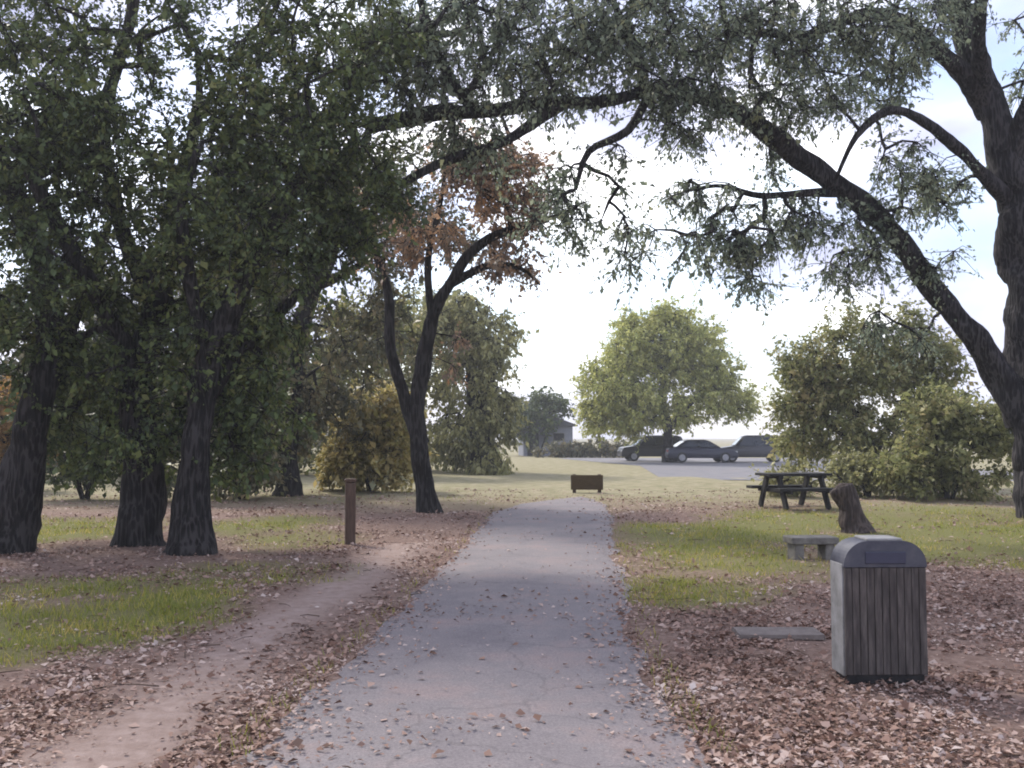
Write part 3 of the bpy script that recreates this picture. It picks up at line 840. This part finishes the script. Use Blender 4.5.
bush('distant_tree', 'small dark green distant tree above the grey park building', 538, 456, 80,
     [(535, 415, 2.2, 2, 1.6), (552, 408, 1.6, 1.6, 1.1), (518, 425, 1.5, 1.5, 1.4)], 110, LEAF_DARK, leaf=0.28, twig=0.9, cat='tree', tip=0.014)
bush('hedge', 'low dull dark hedge along the far edge of the parking lot', 600, 457.5, 75,
     [(560, 452, 2.0, .8, .5), (590, 451, 1.6, .8, .6), (615, 451, 1.2, .8, .6)], 110, LEAF_DUSK, leaf=0.22, twig=0.5, cat='hedge', tip=0.01)
bush('small_shrub', 'small dark upright shrub beside the far parked cars', 633, 460, 70,
     [(633, 450, .4, .4, .5)], 26, LEAF_DARK, leaf=0.16, twig=0.35, tip=0.008)

# ------------------------------------------------------------------ made objects
def box_bm(bm, c, s, rot=None, bev=0.0):
    r = bmesh.ops.create_cube(bm, size=1.0)
    vs = r['verts']
    M = Matrix.Translation(c) @ (rot.to_4x4() if rot is not None else Matrix.Identity(4)) @ Matrix.Diagonal((*s, 1))
    bmesh.ops.transform(bm, matrix=M, verts=vs)
    if bev:
        es = list({e for v in vs for e in v.link_edges})
        bmesh.ops.bevel(bm, geom=es, offset=bev, segments=2, affect='EDGES', profile=0.5)


def beam_bm(bm, a, b_, w, t, bev=0.004):
    a, b_ = Vector(a), Vector(b_)
    d = b_ - a
    q = d.to_track_quat('X', 'Z').to_matrix()
    box_bm(bm, (a + b_) / 2, (d.length, w, t), q, bev)


def bm_obj(name, bm, mat, parent=None, smooth=False):
    bmesh.ops.recalc_face_normals(bm, faces=bm.faces)
    me = bpy.data.meshes.new(name)
    bm.to_mesh(me); bm.free()
    if smooth:
        for p in me.polygons: p.use_smooth = True
    return link(name, me, mat, parent)


def prism(pts, y0, y1, bev=0.0):
    """polygon in xz extruded along y"""
    bm = bmesh.new()
    a = [bm.verts.new((p[0], y0, p[1])) for p in pts]
    b_ = [bm.verts.new((p[0], y1, p[1])) for p in pts]
    n = len(pts)
    bm.faces.new(a); bm.faces.new(b_[::-1])
    for i in range(n):
        bm.faces.new((a[i], b_[i], b_[(i + 1) % n], a[(i + 1) % n]))
    if bev:
        bmesh.ops.bevel(bm, geom=[e for e in bm.edges], offset=bev, segments=2, affect='EDGES', profile=0.5)
    return bm


WOOD_DARK = surf_mat('dark_weathered_wood', (0.03, 0.026, 0.026), (0.075, 0.064, 0.06), 5, 0.85, 0.6, (7, 7, 0.9), c3=(0.145, 0.125, 0.115))
WOOD_BLACK = surf_mat('dark_table_wood', (0.01, 0.01, 0.01), (0.025, 0.024, 0.023), 7, 0.8, 0.4, (1, 5, 5))
HOODM = surf_mat('sky_tinted_dark_metal', (0.024, 0.025, 0.038), (0.058, 0.06, 0.08), 7, 0.55, 0.25, spec=0.45, c3=(0.10, 0.10, 0.115))  # blue tint painted in for sky reflected on the bin's hood
PALE = surf_mat('pale_grey_panel', (0.11, 0.105, 0.10), (0.24, 0.235, 0.23), 5, 0.85, 0.4, c3=(0.34, 0.335, 0.335))
CONC = surf_mat('grey_concrete', (0.12, 0.098, 0.088), (0.2, 0.168, 0.152), 14, 0.9, 0.5)
STONE = surf_mat('low_stone', (0.07, 0.066, 0.06), (0.15, 0.14, 0.125), 9, 0.9, 0.7, c3=(0.22, 0.205, 0.185))
IRON = surf_mat('dark_iron', (0.02, 0.02, 0.022), (0.045, 0.043, 0.045), 15, 0.6, 0.2, metal=0.5)
BLACK = surf_mat('black_rubber', (0.012, 0.012, 0.012), (0.025, 0.025, 0.025), 10, 0.7, 0.1)

# litter bin with slatted front and arched hood
c = gp(880, 683)
c.y -= 0.08; c.x = at(880, 683, c.y).x
binr = empty('litter_bin', (c.x, c.y, ground_z(c.x, c.y) - 0.005), 'dark slatted litter bin with rounded hood and side coloured pale as if lit, standing in fallen leaves', 'litter bin', rz=R(1.5))
BW, BD, BH = 0.525, 0.24, 0.735       # body width, depth, height of the shoulders
bm = bmesh.new(); box_bm(bm, (0, 0, 0.035), (BW - 0.03, BD - 0.03, 0.07), bev=0.006)
bm_obj('plinth', bm, IRON, binr)
bm = bmesh.new(); box_bm(bm, (0, 0.012, 0.07 + (BH - 0.07) / 2), (BW - 0.05, BD - 0.04, BH - 0.075), bev=0.004)
bm_obj('body', bm, WOOD_DARK, binr)
bm = bmesh.new()
ns = 11
for k in range(ns):
    w = BW / ns
    box_bm(bm, (-BW / 2 + w * (k + .5), -BD / 2 + 0.008 + rng.uniform(-.002, .002), 0.06 + (BH - 0.06) / 2), (w - 0.0035, 0.022, BH - 0.065), bev=0.004)
bm_obj('slat_front', bm, WOOD_DARK, binr)
for sx in (-1, 1):
    bm = bmesh.new(); box_bm(bm, (sx * (BW / 2 - 0.003), 0.012, 0.05 + (BH - 0.05) / 2 + 0.01), (0.02, BD - 0.025, BH - 0.03), bev=0.005)
    bm_obj('lit_side_panel', bm, PALE, binr)  # pale colour stands in for light on the bin's side
# hood outline: shoulders curving in to a narrow flat crown
arc = [(BW / 2 + 0.004, BH)]
for t in np.linspace(0, 1, 11):
    a = t * math.pi / 2
    arc.append((BW / 2 + 0.004 - 0.15 * (1 - math.cos(a)), BH + 0.01 + 0.148 * math.sin(a) + 0.01 * t))
out_ = arc + [(-p[0], p[1]) for p in arc[::-1]]
bm = prism(out_, -BD / 2 - 0.006, BD / 2, 0.005)
hood = bm_obj('hood', bm, HOODM, binr)
bm = bmesh.new(); box_bm(bm, (0, -BD / 2 - 0.008, BH + 0.062), (0.26, 0.014, 0.075), bev=0.005)
bm_obj('reflection_plate', bm, surf_mat('blue_sky_reflection', (0.028, 0.03, 0.055), (0.04, 0.043, 0.078), 10, 0.45, 0.1, spec=0.5), hood)  # no real flap: blue plate paints the sky's reflection on the hood
bm = bmesh.new(); box_bm(bm, (0, -0.01, BH + 0.174), (0.23, BD - 0.02, 0.022), bev=0.009)
bm_obj('lit_top_cap', bm, PALE, hood)  # light from above coloured into the pale top

# flat slab on the ground left of the bin
c = gp(765, 640)
s_ = empty('concrete_slab', (c.x, c.y, ground_z(c.x, c.y)), 'flat pale concrete slab lying in the leaves left of the slatted bin', 'slab', rz=R(-2))
bm = bmesh.new(); box_bm(bm, (0.1, 0, 0.02), (0.66, 0.32, 0.045), bev=0.012)
for v in bm.verts: v.co += Vector((random.uniform(-.006, .006), random.uniform(-.006, .006), random.uniform(-.004, .004)))
bm_obj('slab_top', bm, CONC, s_)

# low stone seat
c = gp(811, 561)
s_ = empty('stone_seat', (c.x, c.y, ground_z(c.x, c.y)), 'low grey stone seat on the grass in front of the picnic table', 'stone bench', rz=R(4))
bm = bmesh.new(); box_bm(bm, (0, 0, 0.25), (0.62, 0.36, 0.09), bev=0.015); bm_obj('seat', bm, STONE, s_)
for sx in (-.2, .2):
    bm = bmesh.new(); box_bm(bm, (sx, 0, 0.095), (0.12, 0.3, 0.22), bev=0.012); bm_obj('leg', bm, STONE, s_)

# leaning stump
c = gp(850, 533)
s_ = empty('tree_stump', (c.x, c.y, ground_z(c.x, c.y)), 'short leaning brown stump just behind the slatted bin', 'stump')
P, ts = smooth_line([(0.12, 0, -0.05), (0.09, 0, 0.1), (0.02, 0.02, 0.4), (-0.12, 0.03, 0.74)], 0.06)
rr = np.interp(ts, [0, 1, 2, 3], [0.33, 0.24, 0.19, 0.17])
V, Fc = tubes([(P, rr, 14)], knob=0.09)
link('stump_trunk', np_mesh('stump_trunk', V, Fc, True), bark_mat('stump_bark', (0.025, 0.019, 0.017), (0.05, 0.038, 0.033), (0.09, 0.07, 0.062)), s_)

# picnic table seen nearly end-on from the long side
c = gp(794, 509)
pt = empty('picnic_table', (c.x, c.y, ground_z(c.x, c.y)), 'dark wooden picnic table with attached benches on the grass at right', 'picnic table', rz=R(12))
for k in range(5):
    bm = bmesh.new(); box_bm(bm, (0, (k - 2) * 0.148, 0.74), (1.5, 0.142, 0.055), bev=0.006); bm_obj('top_plank', bm, WOOD_BLACK, pt)
for sy in (-1, 1):
    bm = bmesh.new()
    for q in (-.075, .075): box_bm(bm, (0, sy * 0.68 + q, 0.435), (1.5, 0.142, 0.06), bev=0.006)
    bm_obj('bench', bm, WOOD_BLACK, pt)
for sx in (-0.5, 0.5):
    for sy in (-1, 1):
        bm = bmesh.new(); beam_bm(bm, (sx, sy * 0.27, 0.715), (sx, sy * 0.62, 0.0), 0.06, 0.15); bm_obj('leg', bm, WOOD_BLACK, pt)
    bm = bmesh.new(); box_bm(bm, (sx + 0.05, 0, 0.385), (0.045, 1.6, 0.09), bev=0.004); bm_obj('bench_support', bm, WOOD_BLACK, pt)
    bm = bmesh.new(); box_bm(bm, (sx + 0.05, 0, 0.685), (0.045, 0.72, 0.07), bev=0.004); bm_obj('top_support', bm, WOOD_BLACK, pt)

# post beside the path
c = gp(350, 545)
po = empty('wooden_post', (c.x, c.y, ground_z(c.x, c.y) - 0.02), 'short square brown wooden post left of the path', 'post', rz=R(14))
bm = bmesh.new(); box_bm(bm, (0, 0, 0.46), (0.15, 0.15, 0.96), bev=0.012); bm_obj('shaft', bm, WOOD_BROWN, po)
bm = bmesh.new()
box_bm(bm, (0, 0, 0.97), (0.17, 0.17, 0.05), bev=0.014); bm_obj('cap', bm, WOOD_BROWN, po)

# low brown board at the end of the path
c = gp(587, 493)
sg = empty('low_board', (c.x, c.y, ground_z(c.x, c.y)), 'small low brown wooden board on two posts beyond the end of the path', 'sign board', rz=R(-3))
BRD = surf_mat('brown_board', (0.05, 0.032, 0.014), (0.095, 0.062, 0.028), 7, 0.8, 0.4, (1, 4, 6))
bm = bmesh.new(); box_bm(bm, (0, 0, 0.3), (0.92, 0.06, 0.42), bev=0.01); bm_obj('board', bm, BRD, sg)
for sx in (-.36, .36):
    bm = bmesh.new(); box_bm(bm, (sx, 0.085, 0.25), (0.1, 0.1, 0.56), bev=0.008); bm_obj('post', bm, WOOD_BROWN, sg)

# far park building
c = gp(545, 455.5)
bl = empty('park_building', (c.x, c.y, 0), 'small blue-grey park building with a low gable roof far beyond the path', 'building', rz=R(6))
WALLM = surf_mat('blue_grey_wall', (0.2, 0.21, 0.25), (0.26, 0.27, 0.31), 3, 0.9, 0.1)
ROOFM = surf_mat('grey_roof', (0.09, 0.09, 0.1), (0.15, 0.15, 0.165), 5, 0.9, 0.2)
bm = bmesh.new(); box_bm(bm, (0, 0, 1.25), (4.2, 4.0, 2.5), bev=0.01); bm_obj('wall', bm, WALLM, bl)
bm = prism([(-2.5, 2.51), (2.5, 2.51), (2.5, 2.6), (0, 3.5), (-2.5, 2.6)], -2.3, 2.3, 0.01); bm_obj('roof', bm, ROOFM, bl)
bm = bmesh.new(); box_bm(bm, (-1.3, -2.02, 1.05), (0.95, 0.06, 2.1), bev=0.01); dr = bm_obj('door', bm, IRON, bl)
bm = bmesh.new(); box_bm(bm, (-0.98, -2.07, 1.0), (0.05, 0.06, 0.14), bev=0.008); bm_obj('handle', bm, PALE, dr)
bm = bmesh.new(); box_bm(bm, (0.9, -2.015, 1.6), (0.9, 0.05, 0.6), bev=0.01); wn = bm_obj('window', bm, IRON, bl)
bm = bmesh.new()
box_bm(bm, (0.9, -2.02, 1.93), (1.04, 0.06, 0.06)); box_bm(bm, (0.9, -2.02, 1.27), (1.04, 0.09, 0.06))
box_bm(bm, (0.41, -2.02, 1.6), (0.06, 0.06, 0.58)); box_bm(bm, (1.39, -2.02, 1.6), (0.06, 0.06, 0.58)); bm_obj('frame', bm, PALE, wn)

# parked cars
def paint(name, c):
    return surf_mat(name, tuple(0.9 * q for q in c), c, 3, 0.3, 0, spec=0.5)


GLASS = surf_mat('car_glass', (0.012, 0.014, 0.018), (0.02, 0.022, 0.028), 3, 0.08, 0, spec=0.6)
LAMP = surf_mat('car_lamp', (0.45, 0.45, 0.45), (0.6, 0.6, 0.6), 3, 0.2, 0)
REDL = surf_mat('tail_lamp', (0.25, 0.02, 0.02), (0.35, 0.03, 0.03), 3, 0.3, 0)
RIM = surf_mat('wheel_rim', (0.25, 0.25, 0.26), (0.4, 0.4, 0.42), 8, 0.4, 0, metal=0.8)


def car(label, loc, rz, col, boxy=False):
    t = empty('parked_car', loc, label, 'car', 'cars in the far parking lot', rz)
    pm = paint('car_paint', col)
    if boxy:
        low = [(-2.15, .3), (-2.2, .55), (-2.15, .95), (-1.2, 1.0), (1.2, 1.02), (2.05, 0.9), (2.2, .62), (2.18, .3)]
        cab = [(-2.05, .98), (-1.85, 1.62), (-1.5, 1.7), (0.35, 1.7), (0.65, 1.62), (1.25, 1.0)]
    else:
        low = [(-2.2, .28), (-2.25, .5), (-2.15, .9), (-1.6, .95), (1.0, .93), (1.95, .78), (2.2, .58), (2.2, .28)]
        cab = [(-1.75, .93), (-1.05, 1.36), (-0.7, 1.42), (0.15, 1.42), (0.4, 1.36), (1.15, .92)]
    body = bm_obj('body', prism(low, -.87, .87, 0.05), pm, t, True)
    bm = prism(cab, -.72, .72, 0.0)
    for v in bm.verts:
        if v.co.z < 1.05: v.co.y *= 1.12
        else: v.co.y *= 0.9
    bmesh.ops.bevel(bm, geom=list(bm.edges), offset=0.04, segments=2, affect='EDGES')
    bm_obj('cabin', bm, pm, t, True)
    z0 = cab[0][1] + .05; z1 = max(p[1] for p in cab) - .1
    for sy in (-1, 1):
        bm = bmesh.new()
        yb, yt = sy * (.80), sy * (.665)
        f0, f1 = cab[-1][0] - .3, cab[-2][0] - .1
        b0, b1 = cab[0][0] + .35, cab[1][0] + .15
        v = [(b0, yb, z0), (f0, yb, z0), (f1, yt, z1), (b1, yt, z1)]
        a = [bm.verts.new(q) for q in v]; b_ = [bm.verts.new((q[0], q[1] + sy * 0.02, q[2])) for q in v]
        bm.faces.new(a); bm.faces.new(b_)
        for i in range(4): bm.faces.new((a[i], a[(i + 1) % 4], b_[(i + 1) % 4], b_[i]))
        bm_obj('window', bm, GLASS, t)
    for (xa, za, xb, zb, nm) in ((cab[-1][0], cab[-1][1], cab[-2][0], cab[-2][1], 'windscreen'), (cab[0][0], cab[0][1], cab[1][0], cab[1][1], 'rear_window')):
        bm = bmesh.new()
        d = Vector((xb - xa, 0, zb - za)); sgn = 1 if nm == 'windscreen' else -1
        nrm = Vector((abs(d.z) * sgn, 0, abs(d.x))).normalized()
        pa = Vector((xa, 0, za)) + d * .12 + nrm * .012; pb = Vector((xa, 0, za)) + d * .9 + nrm * .012
        vs = [pa + Vector((0, -.7, 0)), pa + Vector((0, .7, 0)), pb + Vector((0, .58, 0)), pb + Vector((0, -.58, 0))]
        a = [bm.verts.new(q) for q in vs]; b_ = [bm.verts.new(q - nrm * .03) for q in vs]
        bm.faces.new(a); bm.faces.new(b_)
        for i in range(4): bm.faces.new((a[i], a[(i + 1) % 4], b_[(i + 1) % 4], b_[i]))
        bm_obj(nm, bm, GLASS, t)
    for sx in (-1.35, 1.38):
        for sy in (-.8, .8):
            bm = bmesh.new()
            bmesh.ops.create_cone(bm, cap_ends=True, segments=20, radius1=.32, radius2=.32, depth=.2, matrix=Matrix.Translation((sx, sy, .32)) @ Matrix.Rotation(R(90), 4, 'X'))
            w = bm_obj('wheel', bm, BLACK, t)
            bm = bmesh.new()
            bmesh.ops.create_cone(bm, cap_ends=True, segments=16, radius1=.2, radius2=.2, depth=.03, matrix=Matrix.Translation((sx, sy * 1.13, .32)) @ Matrix.Rotation(R(90), 4, 'X'))
            bm_obj('rim', bm, RIM, w)
    for sy in (-.62, .62):
        bm = bmesh.new(); box_bm(bm, (2.13, sy, .66), (.12, .3, .12), bev=.02); bm_obj('headlight', bm, LAMP, t)
        bm = bmesh.new(); box_bm(bm, (-2.19, sy, .72), (.1, .3, .14), bev=.02); bm_obj('tail_light', bm, REDL, t)
    return t


def spot(px, py): c = gp(px, py); return (c.x, c.y, 0.012)


car('dark navy blue parked sedan below the round yellow-green tree', spot(700, 462.5), R(4), (0.012, 0.014, 0.035))
car('grey parked hatchback right of the navy sedan in the far lot', spot(752, 462), R(176), (0.04, 0.04, 0.048), True)
car('dark charcoal parked car half behind the small dark shrub, left of the navy sedan', spot(652, 461), R(184), (0.02, 0.02, 0.025), True)

# ------------------------------------------------------------------ light
SUN_EL, SUN_AZ = 42.0, -35.0          # azimuth from +Y, negative = left
sd = bpy.data.lights.new('sun', 'SUN'); sd.energy = 1.5; sd.angle = R(10); sd.color = (1.0, 0.94, 0.85)
so = bpy.data.objects.new('sun', sd); COL.objects.link(so)
dirv = Vector((math.sin(R(SUN_AZ)) * math.cos(R(SUN_EL)), math.cos(R(SUN_AZ)) * math.cos(R(SUN_EL)), math.sin(R(SUN_EL))))
so.rotation_euler = dirv.to_track_quat('Z', 'Y').to_euler()
so.location = (0, 0, 40)

wd_ = bpy.data.worlds.new('World'); scene.world = wd_; wd_.use_nodes = True
nt = wd_.node_tree; N = nt.nodes; L = nt.links; N.clear()
wo = N.new('ShaderNodeOutputWorld'); bg = N.new('ShaderNodeBackground'); bg.inputs[1].default_value = 0.1
L.new(bg.outputs[0], wo.inputs[0])
sky = N.new('ShaderNodeTexSky'); sky.sky_type = 'NISHITA'; sky.sun_disc = False
sky.sun_elevation = R(SUN_EL); sky.sun_rotation = R(SUN_AZ)
tc = N.new('ShaderNodeTexCoord')
mp = N.new('ShaderNodeMapping'); mp.inputs['Scale'].default_value = (1, 1, 2.2); L.new(tc.outputs['Generated'], mp.inputs[0])
nz = N.new('ShaderNodeTexNoise'); nz.inputs['Scale'].default_value = 2.6; nz.inputs['Detail'].default_value = 8; nz.inputs['Roughness'].default_value = .55
L.new(mp.outputs[0], nz.inputs[0])
rp = N.new('ShaderNodeValToRGB'); ramp_set(rp, [(0.4, (0.3,) * 3), (0.56, (0.97,) * 3)]); L.new(nz.outputs['Fac'], rp.inputs[0])
nz2 = N.new('ShaderNodeTexNoise'); nz2.inputs['Scale'].default_value = 4.5; nz2.inputs['Detail'].default_value = 6; L.new(mp.outputs[0], nz2.inputs[0])
rc = N.new('ShaderNodeValToRGB'); ramp_set(rc, [(0.38, (0.24, 0.25, 0.36)), (0.52, (0.38, 0.39, 0.5)), (0.68, (1.0, 0.985, 0.98))]); L.new(nz2.outputs['Fac'], rc.inputs[0])
sc_ = N.new('ShaderNodeVectorMath'); sc_.operation = 'SCALE'; sc_.inputs[3].default_value = 9.5; L.new(rc.outputs[0], sc_.inputs[0])
mx = N.new('ShaderNodeMix'); mx.data_type = 'RGBA'
L.new(rp.outputs[0], mx.inputs[0]); L.new(sky.outputs[0], mx.inputs[6]); L.new(sc_.outputs[0], mx.inputs[7])
L.new(mx.outputs[2], bg.inputs[0])

bm = bmesh.new(); box_bm(bm, (0, 435, 9), (860, 960, 20))
HZ, hnt, HN, HL = new_mat('haze_air')
ho = HN.new('ShaderNodeOutputMaterial'); hv = HN.new('ShaderNodeVolumePrincipled')
hv.inputs['Color'].default_value = (0.9, 0.92, 0.96, 1); hv.inputs['Density'].default_value = 0.0012; hv.inputs['Anisotropy'].default_value = 0.2
HL.new(hv.outputs[0], ho.inputs['Volume'])
tag(bm_obj('haze', bm, HZ), 'thin pale haze over the park', 'haze', kind='stuff')

vs = scene.view_settings
scene.display_settings.display_device = 'sRGB'
vs.view_transform = 'Standard'; vs.look = 'None'; vs.gamma = 1.0; vs.use_curve_mapping = False
vs.exposure = 1.6
cy = scene.cycles
cy.use_denoising = True
cy.max_bounces = 6; cy.diffuse_bounces = 3; cy.glossy_bounces = 2; cy.transmission_bounces = 4
cy.filter_width = 1.9
